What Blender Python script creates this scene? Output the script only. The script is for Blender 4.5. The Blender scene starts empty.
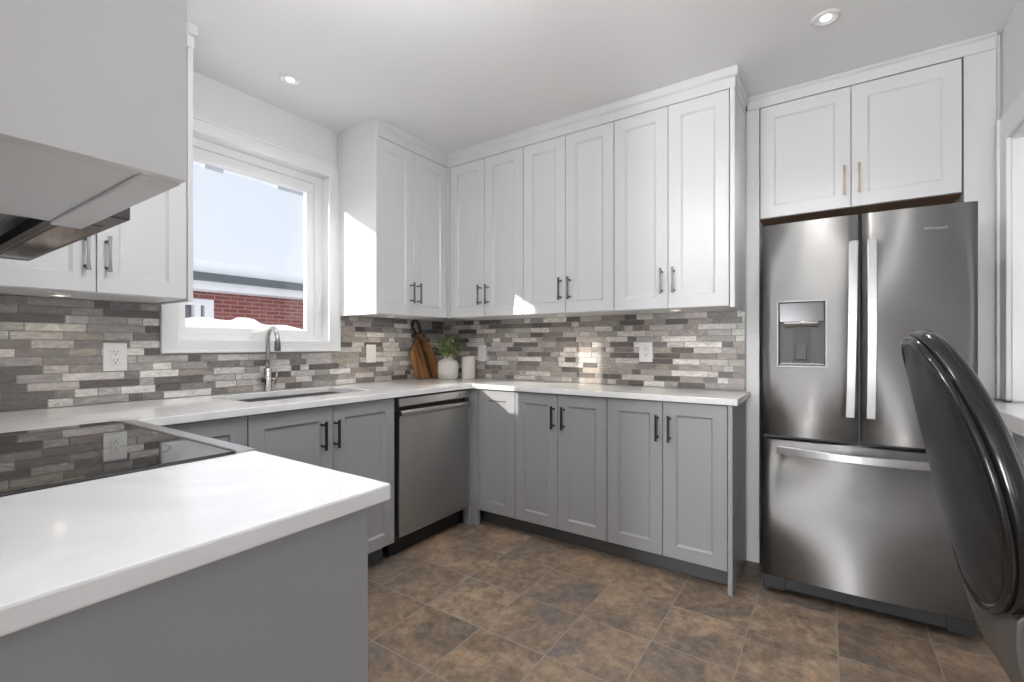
import bpy, bmesh, math, random
from mathutils import Vector, Matrix
R = math.radians
PI = math.pi
random.seed(7)
sc = bpy.context.scene
C = sc.collection

# ---------------------------------------------------------------- camera, world, light
FPX = 466.6
cam_d = bpy.data.cameras.new('camera')
cam_d.sensor_width = 36.0
cam_d.lens = FPX / 1024 * 36
cam_d.shift_y = 4.3 / 1024
cam_d.clip_start = 0.02
cam = bpy.data.objects.new('camera', cam_d)
cam.location = (0, 0, 1.156)
cam.rotation_euler = (R(90), 0, R(34.03 - 90))
C.objects.link(cam)
sc.camera = cam

sc.view_settings.view_transform = 'Standard'
sc.view_settings.look = 'None'
sc.view_settings.gamma = 1
sc.view_settings.use_curve_mapping = False
sc.view_settings.exposure = 0.0

world = bpy.data.worlds.new('winter_sky')
sc.world = world
world.use_nodes = True
bgn = world.node_tree.nodes['Background']
bgn.inputs['Color'].default_value = (0.86, 0.92, 1.0, 1)
bgn.inputs['Strength'].default_value = 1.05


def light(name, kind, loc, aim, energy, color=(1, 1, 1), **kw):
    d = bpy.data.lights.new(name, kind)
    d.energy = energy
    d.color = color
    for k, v in kw.items():
        setattr(d, k, v)
    o = bpy.data.objects.new(name, d)
    o.location = loc
    o.rotation_euler = Vector(aim).to_track_quat('-Z', 'Y').to_euler()
    C.objects.link(o)
    return o


light('sun', 'SUN', (-6, 8, 8), (1.18, -1.0, -0.60), 7.0, (1.0, 0.95, 0.88), angle=R(0.6))
# added area fills for brightness, standing in for unseen daylight behind and beside camera
for y_, w_, p_ in ((0.32, 0.56, 185), (-1.20, 0.75, 26), (-2.95, 0.60, 10)):
    light('dining_side_fill', 'AREA', (-4.38, y_, 1.25), (1, 0.08, 0.15), p_, (0.96, 0.98, 1.0), shape='RECTANGLE', size=w_, size_y=2.0)
light('rear_fill', 'AREA', (-1.9, -3.85, 1.30), (0, 1, 0.2), 2, (0.96, 0.98, 1.0), shape='RECTANGLE', size=2.2, size_y=2.1)
light('side_room_fill', 'AREA', (1.6, -3.85, 1.45), (0, 1, 0.1), 10, (0.96, 0.98, 1.0), shape='RECTANGLE', size=1.8, size_y=1.6)


# ---------------------------------------------------------------- materials
def newmat(name):
    m = bpy.data.materials.new(name)
    m.use_nodes = True
    return m, m.node_tree.nodes, m.node_tree.links, m.node_tree.nodes['Principled BSDF']


def setp(b, **kw):
    names = {'col': 'Base Color', 'rough': 'Roughness', 'metal': 'Metallic', 'spec': 'Specular IOR Level', 'coat': 'Coat Weight',
             'coatr': 'Coat Roughness', 'aniso': 'Anisotropic', 'alpha': 'Alpha', 'ior': 'IOR', 'trans': 'Transmission Weight'}
    for k, v in kw.items():
        b.inputs[names[k]].default_value = (*v, 1) if k == 'col' else v


def plain(name, col, rough=0.5, metal=0.0, vary=0.03, scale=6.0, bump=0.0, **kw):
    """painted / moulded surface: base colour with a faint procedural variation"""
    m, n, l, b = newmat(name)
    setp(b, col=col, rough=rough, metal=metal, **kw)
    tc = n.new('ShaderNodeTexCoord')
    nz = n.new('ShaderNodeTexNoise')
    nz.inputs['Scale'].default_value = scale
    nz.inputs['Detail'].default_value = 3
    l.new(tc.outputs['Object'], nz.inputs['Vector'])
    mx = n.new('ShaderNodeMix'); mx.data_type = 'RGBA'
    mx.inputs['A'].default_value = (*[c * (1 - vary) for c in col], 1)
    mx.inputs['B'].default_value = (*[min(1, c * (1 + vary)) for c in col], 1)
    l.new(nz.outputs['Fac'], mx.inputs['Factor'])
    l.new(mx.outputs['Result'], b.inputs['Base Color'])
    if bump:
        bp = n.new('ShaderNodeBump')
        bp.inputs['Strength'].default_value = bump
        bp.inputs['Distance'].default_value = 0.002
        nz2 = n.new('ShaderNodeTexNoise'); nz2.inputs['Scale'].default_value = scale * 30
        l.new(tc.outputs['Object'], nz2.inputs['Vector'])
        l.new(nz2.outputs['Fac'], bp.inputs['Height'])
        l.new(bp.outputs['Normal'], b.inputs['Normal'])
    return m


def brushed(name, col, rough=0.28, stretch=(1, 1, 160), amp=0.03, aniso=1.0, rot=0.25):
    """brushed stainless steel; grain runs across the stretched axis"""
    m, n, l, b = newmat(name)
    setp(b, col=col, rough=rough, metal=1.0)
    tc = n.new('ShaderNodeTexCoord')
    mp = n.new('ShaderNodeMapping'); mp.inputs['Scale'].default_value = stretch
    nz = n.new('ShaderNodeTexNoise'); nz.inputs['Scale'].default_value = 3.0; nz.inputs['Detail'].default_value = 4
    l.new(tc.outputs['Object'], mp.inputs['Vector']); l.new(mp.outputs['Vector'], nz.inputs['Vector'])
    mr = n.new('ShaderNodeMapRange')
    mr.inputs['To Min'].default_value = rough - amp; mr.inputs['To Max'].default_value = rough + amp
    l.new(nz.outputs['Fac'], mr.inputs['Value']); l.new(mr.outputs['Result'], b.inputs['Roughness'])
    mx = n.new('ShaderNodeMix'); mx.data_type = 'RGBA'
    mx.inputs['A'].default_value = (*[c * 0.93 for c in col], 1); mx.inputs['B'].default_value = (*[min(1, c * 1.07) for c in col], 1)
    l.new(nz.outputs['Fac'], mx.inputs['Factor']); l.new(mx.outputs['Result'], b.inputs['Base Color'])
    b.inputs['Anisotropic'].default_value = aniso
    b.inputs['Anisotropic Rotation'].default_value = rot
    tg = n.new('ShaderNodeTangent'); tg.direction_type = 'RADIAL'; tg.axis = 'Z'
    l.new(tg.outputs[0], b.inputs['Tangent'])
    return m


M = {}
M['wall'] = plain('painted_wall', (0.78, 0.78, 0.785), 0.6, vary=0.01)
M['ceiling'] = plain('ceiling_paint', (0.90, 0.90, 0.90), 0.8, vary=0.01)
M['trim'] = plain('white_trim_paint', (0.85, 0.85, 0.85), 0.35, vary=0.01)
M['white'] = plain('white_cabinet_lacquer', (0.72, 0.72, 0.725), 0.32, vary=0.01)
M['grey'] = plain('grey_cabinet_lacquer', (0.325, 0.328, 0.334), 0.36, vary=0.02)
M['toe'] = plain('shaded_grey_toe_kick', (0.12, 0.121, 0.125), 0.4, vary=0.02)  # cabinet grey, darkened to paint in the shade of the recess
M['brownwood'] = plain('raw_brown_underside', (0.26, 0.13, 0.055), 0.5, vary=0.2, scale=20)
M['black'] = plain('black_plastic', (0.012, 0.012, 0.013), 0.4)
M['darkgrey'] = plain('dark_grey_plastic', (0.05, 0.05, 0.053), 0.4)
M['grille'] = plain('charcoal_grille', (0.028, 0.029, 0.031), 0.45)
M['visor'] = plain('dark_steel_visor', (0.09, 0.085, 0.083), 0.3, 0.8)
M['gap'] = plain('shadow_gap_liner', (0.03, 0.03, 0.03), 0.8)
M['steel'] = brushed('brushed_stainless', (0.41, 0.405, 0.40), 0.62)
M['steel_dw'] = brushed('brushed_stainless_dishwasher', (0.58, 0.57, 0.56), 0.42)
M['steel_light'] = brushed('satin_steel', (0.50, 0.50, 0.50), 0.36, (40, 40, 1), 0.03, 0.0)
M['chrome'] = plain('brushed_nickel', (0.55, 0.53, 0.51), 0.22, 1.0)
M['pewter'] = plain('pewter_metal', (0.20, 0.197, 0.193), 0.40, 1.0)
M['blackmetal'] = plain('dark_bronze_metal', (0.035, 0.034, 0.036), 0.35, 0.6)
M['brass'] = plain('aged_brass', (0.42, 0.34, 0.24), 0.3, 1.0)
M['plate'] = plain('white_plastic_plate', (0.82, 0.82, 0.81), 0.35)
M['slot'] = plain('socket_slot', (0.06, 0.06, 0.06), 0.6)
M['ceramic'] = plain('matte_white_ceramic', (0.78, 0.75, 0.71), 0.5, vary=0.04)
M['candle'] = plain('cream_wax', (0.80, 0.74, 0.68), 0.55, vary=0.04)
M['leather'] = plain('black_leather', (0.016, 0.016, 0.018), 0.38, vary=0.15, scale=9, bump=0.25)
M['leather_gloss'] = plain('black_vinyl_edge', (0.010, 0.010, 0.010), 0.16, vary=0.1, scale=6)
M['spine'] = plain('grey_metallic_bracket', (0.14, 0.135, 0.13), 0.38, 0.5, vary=0.06, scale=15)
M['snow'] = plain('snow', (0.90, 0.92, 0.96), 0.9, vary=0.02, scale=3)
M['fascia'] = plain('white_fascia', (0.80, 0.81, 0.84), 0.6)
M['gutter'] = plain('dark_gutter', (0.10, 0.12, 0.13), 0.5)
M['stem'] = plain('plant_stem', (0.10, 0.12, 0.04), 0.6)
M['ridge'] = plain('grey_ridge_shingle', (0.50, 0.52, 0.55), 0.8)
M['curtain'] = plain('grey_curtain', (0.30, 0.31, 0.33), 0.8)


def leaf_mat():
    m, n, l, b = newmat('leaf_green')
    setp(b, rough=0.5)
    oi = n.new('ShaderNodeTexCoord'); nz = n.new('ShaderNodeTexNoise'); nz.inputs['Scale'].default_value = 45
    l.new(oi.outputs['Object'], nz.inputs['Vector'])
    cr = n.new('ShaderNodeValToRGB')
    cr.color_ramp.elements[0].position = 0.35; cr.color_ramp.elements[0].color = (0.16, 0.26, 0.08, 1)
    cr.color_ramp.elements[1].position = 0.68; cr.color_ramp.elements[1].color = (0.60, 0.68, 0.38, 1)
    l.new(nz.outputs['Fac'], cr.inputs['Fac']); l.new(cr.outputs['Color'], b.inputs['Base Color'])
    return m


def quartz_mat():
    m, n, l, b = newmat('white_quartz')
    setp(b, col=(0.80, 0.80, 0.80), rough=0.09, spec=0.5)
    tc = n.new('ShaderNodeTexCoord')
    nz = n.new('ShaderNodeTexNoise'); nz.inputs['Scale'].default_value = 2.2; nz.inputs['Detail'].default_value = 6
    nz.inputs['Distortion'].default_value = 1.2
    l.new(tc.outputs['Object'], nz.inputs['Vector'])
    cr = n.new('ShaderNodeValToRGB')
    cr.color_ramp.elements[0].position = 0.42; cr.color_ramp.elements[0].color = (0.86, 0.86, 0.86, 1)
    cr.color_ramp.elements[1].position = 0.5; cr.color_ramp.elements[1].color = (0.82, 0.82, 0.825, 1)
    e = cr.color_ramp.elements.new(0.56); e.color = (0.87, 0.87, 0.87, 1)
    l.new(nz.outputs['Fac'], cr.inputs['Fac']); l.new(cr.outputs['Color'], b.inputs['Base Color'])
    return m


def tile_mat():
    m, n, l, b = newmat('stone_mosaic_tile')
    at = n.new('ShaderNodeAttribute'); at.attribute_name = 'tint'
    tc = n.new('ShaderNodeTexCoord')
    mp = n.new('ShaderNodeMapping'); mp.inputs['Scale'].default_value = (1.0, 1.0, 2.6); mp.inputs['Rotation'].default_value = (0.25, 0.25, 0.1)
    l.new(tc.outputs['Object'], mp.inputs['Vector'])
    nz = n.new('ShaderNodeTexNoise'); nz.inputs['Scale'].default_value = 17; nz.inputs['Detail'].default_value = 7
    nz.inputs['Roughness'].default_value = 0.68; nz.inputs['Distortion'].default_value = 1.6
    l.new(mp.outputs['Vector'], nz.inputs['Vector'])
    cr = n.new('ShaderNodeValToRGB')
    cr.color_ramp.elements[0].position = 0.33; cr.color_ramp.elements[0].color = (0.60, 0.58, 0.57, 1)
    cr.color_ramp.elements[1].position = 0.66; cr.color_ramp.elements[1].color = (1.28, 1.27, 1.25, 1)
    l.new(nz.outputs['Fac'], cr.inputs['Fac'])
    mx = n.new('ShaderNodeMix'); mx.data_type = 'RGBA'; mx.blend_type = 'MULTIPLY'; mx.inputs['Factor'].default_value = 0.8
    l.new(at.outputs['Color'], mx.inputs['A']); l.new(cr.outputs['Color'], mx.inputs['B'])
    l.new(mx.outputs['Result'], b.inputs['Base Color'])
    setp(b, rough=0.28)
    return m


def floor_mat():
    m, n, l, b = newmat('slate_floor_tile')
    tc = n.new('ShaderNodeTexCoord')
    mp = n.new('ShaderNodeMapping'); mp.inputs['Location'].default_value = (-1.815 + 0.304 * 20, -0.268 + 0.3025 * 20, 0)
    l.new(tc.outputs['Object'], mp.inputs['Vector'])
    br = n.new('ShaderNodeTexBrick')
    br.offset = 0.0; br.squash = 1.0
    br.inputs['Scale'].default_value = 1.0
    br.inputs['Brick Width'].default_value = 0.304; br.inputs['Row Height'].default_value = 0.3025
    br.inputs['Mortar Size'].default_value = 0.0024; br.inputs['Mortar Smooth'].default_value = 0.3
    br.inputs['Color1'].default_value = (0, 0, 0, 1); br.inputs['Color2'].default_value = (1, 1, 1, 1)
    br.inputs['Mortar'].default_value = (0.5, 0.5, 0.5, 1)
    l.new(mp.outputs['Vector'], br.inputs['Vector'])
    # each tile shows a different piece of stone
    sh = n.new('ShaderNodeVectorMath'); sh.operation = 'MULTIPLY_ADD'
    sh.inputs[1].default_value = (3.7, 5.1, 2.3)
    l.new(br.outputs['Color'], sh.inputs[0]); l.new(mp.outputs['Vector'], sh.inputs[2])
    n1 = n.new('ShaderNodeTexNoise'); n1.inputs['Scale'].default_value = 3.4; n1.inputs['Detail'].default_value = 5; n1.inputs['Roughness'].default_value = 0.62; n1.inputs['Distortion'].default_value = 0.6
    n2 = n.new('ShaderNodeTexNoise'); n2.inputs['Scale'].default_value = 21; n2.inputs['Detail'].default_value = 7; n2.inputs['Roughness'].default_value = 0.72
    l.new(sh.outputs['Vector'], n1.inputs['Vector']); l.new(sh.outputs['Vector'], n2.inputs['Vector'])
    cr = n.new('ShaderNodeValToRGB')
    els = cr.color_ramp.elements
    els[0].position = 0.28; els[0].color = (0.135, 0.128, 0.130, 1)
    els[1].position = 0.74; els[1].color = (0.33, 0.215, 0.13, 1)
    for p, c in ((0.42, (0.165, 0.130, 0.105)), (0.52, (0.215, 0.160, 0.115)), (0.62, (0.265, 0.20, 0.148))):
        e = els.new(p); e.color = (*c, 1)
    l.new(n1.outputs['Fac'], cr.inputs['Fac'])
    c2 = n.new('ShaderNodeValToRGB')
    c2.color_ramp.elements[0].position = 0.36; c2.color_ramp.elements[0].color = (0.70, 0.69, 0.685, 1)
    c2.color_ramp.elements[1].position = 0.64; c2.color_ramp.elements[1].color = (1.36, 1.33, 1.29, 1)
    l.new(n2.outputs['Fac'], c2.inputs['Fac'])
    mx = n.new('ShaderNodeMix'); mx.data_type = 'RGBA'; mx.blend_type = 'MULTIPLY'; mx.inputs['Factor'].default_value = 1.0
    l.new(cr.outputs['Color'], mx.inputs['A']); l.new(c2.outputs['Color'], mx.inputs['B'])
    tv = n.new('ShaderNodeMapRange'); tv.inputs['To Min'].default_value = 0.98; tv.inputs['To Max'].default_value = 1.30
    l.new(br.outputs['Color'], tv.inputs['Value'])
    tm = n.new('ShaderNodeVectorMath'); tm.operation = 'SCALE'
    l.new(mx.outputs['Result'], tm.inputs[0]); l.new(tv.outputs['Result'], tm.inputs['Scale'])
    gm = n.new('ShaderNodeMix'); gm.data_type = 'RGBA'
    gm.inputs['B'].default_value = (0.30, 0.26, 0.215, 1)
    l.new(br.outputs['Fac'], gm.inputs['Factor']); l.new(tm.outputs['Vector'], gm.inputs['A'])
    l.new(gm.outputs['Result'], b.inputs['Base Color'])
    setp(b, rough=0.42, spec=0.4)
    bp = n.new('ShaderNodeBump'); bp.inputs['Strength'].default_value = 0.35; bp.inputs['Distance'].default_value = 0.004
    ml = n.new('ShaderNodeMath'); ml.operation = 'SUBTRACT'
    l.new(n2.outputs['Fac'], ml.inputs[0]); l.new(br.outputs['Fac'], ml.inputs[1])
    l.new(ml.outputs[0], bp.inputs['Height']); l.new(bp.outputs['Normal'], b.inputs['Normal'])
    return m


def brick_mat():
    m, n, l, b = newmat('red_brick')
    tc = n.new('ShaderNodeTexCoord')
    sp = n.new('ShaderNodeSeparateXYZ'); cb = n.new('ShaderNodeCombineXYZ')
    l.new(tc.outputs['Object'], sp.inputs[0]); l.new(sp.outputs['X'], cb.inputs['X']); l.new(sp.outputs['Z'], cb.inputs['Y'])
    br = n.new('ShaderNodeTexBrick'); br.inputs['Scale'].default_value = 1
    br.inputs['Brick Width'].default_value = 0.22; br.inputs['Row Height'].default_value = 0.062
    br.inputs['Mortar Size'].default_value = 0.008
    br.inputs['Color1'].default_value = (0.20, 0.055, 0.045, 1); br.inputs['Color2'].default_value = (0.28, 0.09, 0.075, 1)
    br.inputs['Mortar'].default_value = (0.36, 0.22, 0.21, 1)
    l.new(cb.outputs[0], br.inputs['Vector']); l.new(br.outputs['Color'], b.inputs['Base Color'])
    setp(b, rough=0.85)
    return m


def wood_mat():
    m, n, l, b = newmat('walnut_board')
    tc = n.new('ShaderNodeTexCoord')
    mp = n.new('ShaderNodeMapping'); mp.inputs['Scale'].default_value = (11, 8, 1.3); mp.inputs['Rotation'].default_value = (0, 0.06, 0)
    l.new(tc.outputs['Object'], mp.inputs['Vector'])
    nz = n.new('ShaderNodeTexNoise'); nz.inputs['Scale'].default_value = 1.6; nz.inputs['Detail'].default_value = 5; nz.inputs['Distortion'].default_value = 0.6
    l.new(mp.outputs['Vector'], nz.inputs['Vector'])
    cr = n.new('ShaderNodeValToRGB')
    els = cr.color_ramp.elements
    els[0].position = 0.36; els[0].color = (0.10, 0.040, 0.016, 1)
    els[1].position = 0.66; els[1].color = (0.42, 0.21, 0.085, 1)
    e = els.new(0.47); e.color = (0.27, 0.12, 0.045, 1)
    l.new(nz.outputs['Fac'], cr.inputs['Fac']); l.new(cr.outputs['Color'], b.inputs['Base Color'])
    setp(b, rough=0.4)
    return m


def glass_mat(name, tint=(1, 1, 1)):
    m = bpy.data.materials.new(name); m.use_nodes = True
    n, l = m.node_tree.nodes, m.node_tree.links
    n.clear()
    out = n.new('ShaderNodeOutputMaterial'); mix = n.new('ShaderNodeMixShader')
    tr = n.new('ShaderNodeBsdfTransparent'); gl = n.new('ShaderNodeBsdfGlossy'); fr = n.new('ShaderNodeLayerWeight')
    tr.inputs['Color'].default_value = (*tint, 1); gl.inputs['Roughness'].default_value = 0.0
    fr.inputs['Blend'].default_value = 0.25
    ad = n.new('ShaderNodeMath'); ad.operation = 'MULTIPLY_ADD'; ad.inputs[1].default_value = 0.30; ad.inputs[2].default_value = 0.004
    l.new(fr.outputs['Facing'], ad.inputs[0]); l.new(ad.outputs[0], mix.inputs[0]); l.new(tr.outputs[0], mix.inputs[1]); l.new(gl.outputs[0], mix.inputs[2])
    l.new(mix.outputs[0], out.inputs[0])
    return m


def emit_mat(name, col, s):
    m, n, l, b = newmat(name)
    setp(b, col=(0.9, 0.9, 0.9))
    b.inputs['Emission Color'].default_value = (*col, 1)
    b.inputs['Emission Strength'].default_value = s
    return m


M['quartz'] = quartz_mat()
M['tile'] = tile_mat()
M['grout'] = plain('grout', (0.36, 0.34, 0.32), 0.8)
M['floor'] = floor_mat()
M['brick'] = brick_mat()
M['wood'] = wood_mat()
M['darkwood'] = plain('dark_walnut', (0.045, 0.022, 0.013), 0.45, vary=0.25, scale=20)
M['leaf'] = leaf_mat()
M['glass'] = glass_mat('clear_window_glass')
M['blackglass'] = plain('black_ceramic_glass', (0.008, 0.008, 0.009), 0.03, spec=0.9)
M['dispglass'] = plain('dark_grey_gloss_panel', (0.05, 0.05, 0.052), 0.18)
M['mirrorglass'] = plain('smoked_visor_glass', (0.30, 0.255, 0.24), 0.08, 0.85)
M['lamp'] = emit_mat('lamp_lens', (1.0, 0.97, 0.92), 6.0)
M['globe'] = emit_mat('fill_globe_emitter', (0.98, 0.985, 1.0), 60.0)  # glowing surface of the added fill globe
M['puck'] = emit_mat('warm_led_lens', (1.0, 0.86, 0.66), 5.0)

# ---------------------------------------------------------------- mesh helpers
I4 = Matrix.Identity(4)


def bx(bm, x0, x1, y0, y1, z0, z1, mat=None, mi=0):
    mat = mat or I4
    vs = [bm.verts.new(mat @ Vector(p)) for p in ((x0, y0, z0), (x1, y0, z0), (x1, y1, z0), (x0, y1, z0), (x0, y0, z1), (x1, y0, z1), (x1, y1, z1), (x0, y1, z1))]
    fs = []
    for q in ((0, 3, 2, 1), (4, 5, 6, 7), (0, 1, 5, 4), (1, 2, 6, 5), (2, 3, 7, 6), (3, 0, 4, 7)):
        f = bm.faces.new([vs[i] for i in q]); f.material_index = mi; fs.append(f)
    return fs


def tube(bm, pts, r, seg=12, caps=True, mi=0):
    """round tube along points; r a number or a list"""
    pts = [Vector(p) for p in pts]
    n = len(pts)
    rs = r if isinstance(r, (list, tuple)) else [r] * n
    rings = []
    up = None
    for i, p in enumerate(pts):
        t = (pts[min(i + 1, n - 1)] - pts[max(i - 1, 0)]).normalized()
        if up is None:
            up = Vector((0, 0, 1)) if abs(t.z) < 0.9 else Vector((1, 0, 0))
        a = t.cross(up).normalized(); b2 = a.cross(t).normalized(); up = b2
        rings.append([bm.verts.new(p + (a * math.cos(2 * PI * k / seg) + b2 * math.sin(2 * PI * k / seg)) * rs[i]) for k in range(seg)])
    for i in range(n - 1):
        for k in range(seg):
            f = bm.faces.new((rings[i][k], rings[i][(k + 1) % seg], rings[i + 1][(k + 1) % seg], rings[i + 1][k])); f.smooth = True; f.material_index = mi
    if caps:
        bm.faces.new(rings[0][::-1]).material_index = mi; bm.faces.new(rings[-1]).material_index = mi


def lathe(bm, prof, seg=32, rib=0, ribd=0.0, cx=0, cy=0, mi=0, cap_top=False, cap_bot=True):
    rings = []
    for r, z in prof:
        ring = []
        for k in range(seg):
            a = 2 * PI * k / seg
            rr = r * (1 + (ribd * abs(math.sin(a * rib / 2)) if rib else 0))
            ring.append(bm.verts.new((cx + rr * math.cos(a), cy + rr * math.sin(a), z)))
        rings.append(ring)
    for i in range(len(prof) - 1):
        for k in range(seg):
            f = bm.faces.new((rings[i][k], rings[i][(k + 1) % seg], rings[i + 1][(k + 1) % seg], rings[i + 1][k])); f.smooth = True; f.material_index = mi
    if cap_bot: bm.faces.new(rings[0][::-1])
    if cap_top: bm.faces.new(rings[-1])


def prism(bm, poly, axis, a0, a1, mi=0):
    """extrude a 2D polygon along axis ('x','y','z')"""
    def mk(p, a):
        return {'x': (a, p[0], p[1]), 'y': (p[0], a, p[1]), 'z': (p[0], p[1], a)}[axis]
    A = [bm.verts.new(mk(p, a0)) for p in poly]; B = [bm.verts.new(mk(p, a1)) for p in poly]
    n = len(poly)
    bm.faces.new(A).material_index = mi; bm.faces.new(B[::-1]).material_index = mi
    for i in range(n):
        bm.faces.new((A[i], B[i], B[(i + 1) % n], A[(i + 1) % n])).material_index = mi


def gridslab(bm, xs, ys, fill, z0, z1):
    """slab made of grid cells with shared vertices (L shapes, holes)"""
    vt = {}
    def v(i, j, t):
        k = (i, j, t)
        if k not in vt: vt[k] = bm.verts.new((xs[i], ys[j], z1 if t else z0))
        return vt[k]
    nx, ny = len(xs) - 1, len(ys) - 1
    F = lambda i, j: 0 <= i < nx and 0 <= j < ny and fill(i, j)
    for i in range(nx):
        for j in range(ny):
            if not F(i, j): continue
            bm.faces.new((v(i, j, 1), v(i + 1, j, 1), v(i + 1, j + 1, 1), v(i, j + 1, 1)))
            bm.faces.new((v(i, j, 0), v(i, j + 1, 0), v(i + 1, j + 1, 0), v(i + 1, j, 0)))
            if not F(i - 1, j): bm.faces.new((v(i, j, 0), v(i, j, 1), v(i, j + 1, 1), v(i, j + 1, 0)))
            if not F(i + 1, j): bm.faces.new((v(i + 1, j, 0), v(i + 1, j + 1, 0), v(i + 1, j + 1, 1), v(i + 1, j, 1)))
            if not F(i, j - 1): bm.faces.new((v(i, j, 0), v(i + 1, j, 0), v(i + 1, j, 1), v(i, j, 1)))
            if not F(i, j + 1): bm.faces.new((v(i, j + 1, 0), v(i, j + 1, 1), v(i + 1, j + 1, 1), v(i + 1, j + 1, 0)))


def obj(name, bm, mat, parent=None, bevel=0.0, smooth=False, seg=2, fixn=True):
    if fixn: bmesh.ops.recalc_face_normals(bm, faces=bm.faces)
    me = bpy.data.meshes.new(name)
    bm.to_mesh(me); bm.free()
    for m in (mat if isinstance(mat, (list, tuple)) else [mat]):
        me.materials.append(m)
    o = bpy.data.objects.new(name, me)
    C.objects.link(o)
    if parent: o.parent = parent
    if smooth:
        for p in me.polygons: p.use_smooth = True
    if bevel:
        md = o.modifiers.new('bevel', 'BEVEL'); md.width = bevel; md.segments = seg; md.limit_method = 'ANGLE'; md.angle_limit = R(35)
    return o


def box(name, mat, parent, x0, x1, y0, y1, z0, z1, bevel=0.0):
    bm = bmesh.new(); bx(bm, x0, x1, y0, y1, z0, z1)
    return obj(name, bm, mat, parent, bevel)


def tag(o, label=None, cat=None, group=None, kind=None):
    if label: o['label'] = label
    if cat: o['category'] = cat
    if group: o['group'] = group
    if kind: o['kind'] = kind
    return o


def thing(name, label, cat, loc=(0, 0, 0), rz=0.0, group=None):
    o = bpy.data.objects.new(name, None)
    o.empty_display_size = 0.1
    C.objects.link(o)
    o.location = loc; o.rotation_euler = (0, 0, rz)
    return tag(o, label, cat, group)


def copy_tree(o, parent=None):
    c = o.copy(); C.objects.link(c)
    if parent: c.parent = parent
    for ch in list(o.children): copy_tree(ch, c)
    return c


LEFT = 0.0           # cabinets on the window wall face -Y
RIGHT = -PI / 2      # cabinets on the fridge wall face -X
RANGE = PI / 2       # units of the range run face +X

# ---------------------------------------------------------------- room shell
XA, XB, YW, ZC = -4.5, 2.78, 2.534, 2.48
YD = -0.611


def struct(name, bm, mat, parent=None, bevel=0, label=None):
    o = obj(name, bm, mat, parent, bevel)
    if not parent: o['kind'] = 'structure'
    if label: o['label'] = label
    return o


b = bmesh.new(); bx(b, -4.6, 3.4, -4.1, 2.75, -0.12, 0.0); struct('floor', b, M['floor'], label='brown slate-look square floor tiles with thin grout')
b = bmesh.new(); bx(b, -4.6, 3.4, -4.1, 2.75, ZC, ZC + 0.12); struct('ceiling', b, M['ceiling'], label='flat white ceiling')
# window wall with its opening
WX0, WX1, WZ0, WZ1 = 0.93, 1.745, 1.168, 2.197
b = bmesh.new()
bx(b, -4.6, WX0, YW, 2.75, 0, ZC); bx(b, WX1, 3.4, YW, 2.75, 0, ZC)
bx(b, WX0, WX1, YW, 2.75, 0, WZ0); bx(b, WX0, WX1, YW, 2.75, WZ1, ZC)
struct('wall_left', b, M['wall'], label='white painted wall around the kitchen window')
# fridge wall with the recess behind the fridge
b = bmesh.new()
bx(b, XB, 3.4, 0.362, YW, 0, ZC); bx(b, 3.22, 3.4, -0.60, 0.362, 0, ZC); bx(b, XB + 0.03, 3.4, -4.1, -0.60, 0, ZC)
struct('wall_right', b, M['wall'], label='white wall behind the long cabinet run and the fridge')
# wall behind the range run, solid dining wall, rear wall with openings
b = bmesh.new(); bx(b, -0.22, -0.10, 0.62, YW, 0, ZC); struct('wall_range', b, M['wall'])
b = bmesh.new()
bx(b, -4.6, -4.45, -4.1, YW, 0, ZC)
struct('wall_dining', b, M['wall'])
b = bmesh.new()
for x0, x1 in ((-4.45, -3.0), (-0.8, 0.7), (2.5, XB + 0.03)): bx(b, x0, x1, -4.1, -3.95, 0, ZC)
bx(b, -3.0, -0.8, -4.1, -3.95, 2.35, ZC); bx(b, -3.0, -0.8, -4.1, -3.95, 0, 0.25)
bx(b, 0.7, 2.5, -4.1, -3.95, 2.25, ZC); bx(b, 0.7, 2.5, -4.1, -3.95, 0, 0.65)
struct('wall_rear', b, M['wall'])
# partition to the right of the fridge with its pass-through opening
OX1, OZ1 = 2.65, 1.985
b = bmesh.new(); bx(b, OX1, XB + 0.03, YD - 0.12, YD, 0, ZC); struct('wall_partition', b, M['wall'], label='white wall pier between the refrigerator and the pass-through')
b = bmesh.new(); bx(b, 0.75, OX1, YD - 0.12, YD, OZ1, ZC); struct('wall_header', b, M['wall'])
b = bmesh.new(); bx(b, 0.75, OX1, YD - 0.12, YD, 0, 0.872); struct('wall_half', b, M['wall'])
b = bmesh.new(); bx(b, 0.45, 0.75, YD - 0.12, YD, 0, ZC); struct('wall_end', b, M['wall'])
# casing around the pass-through, mitred
b = bmesh.new()
CW = 0.105
for (p, q, r_, s) in (((OX1, 0.935), (OX1 + CW, 0.935), (OX1 + CW, OZ1 + CW), (OX1, OZ1)), ((OX1, OZ1), (OX1 + CW, OZ1 + CW), (0.65, OZ1 + CW), (0.75, OZ1)), ((OX1, 0.0), (OX1 + CW, 0.0), (OX1 + CW, 0.872), (OX1, 0.872))):
    prism(b, [p, q, r_, s], 'y', YD, YD + 0.018)
bx(b, OX1 + CW - 0.02, OX1 + CW, YD, YD + 0.026, 0.935, OZ1 + CW)
bx(b, OX1 - 0.012, OX1, YD - 0.12, YD + 0.004, 0.935, OZ1); bx(b, 0.76, OX1 - 0.012, YD - 0.12, YD + 0.004, OZ1 - 0.012, OZ1)
struct('trim_1', b, M['trim'], None, 0.002, 'white casing around the pass-through right of the fridge')

# ---------------------------------------------------------------- window
win = thing('window_1', 'white casement window over the sink looking out on a snowy brick house', 'window', ((WX0 + WX1) / 2, YW, WZ0))
win['kind'] = 'structure'
wc = (WX0 + WX1) / 2


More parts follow.
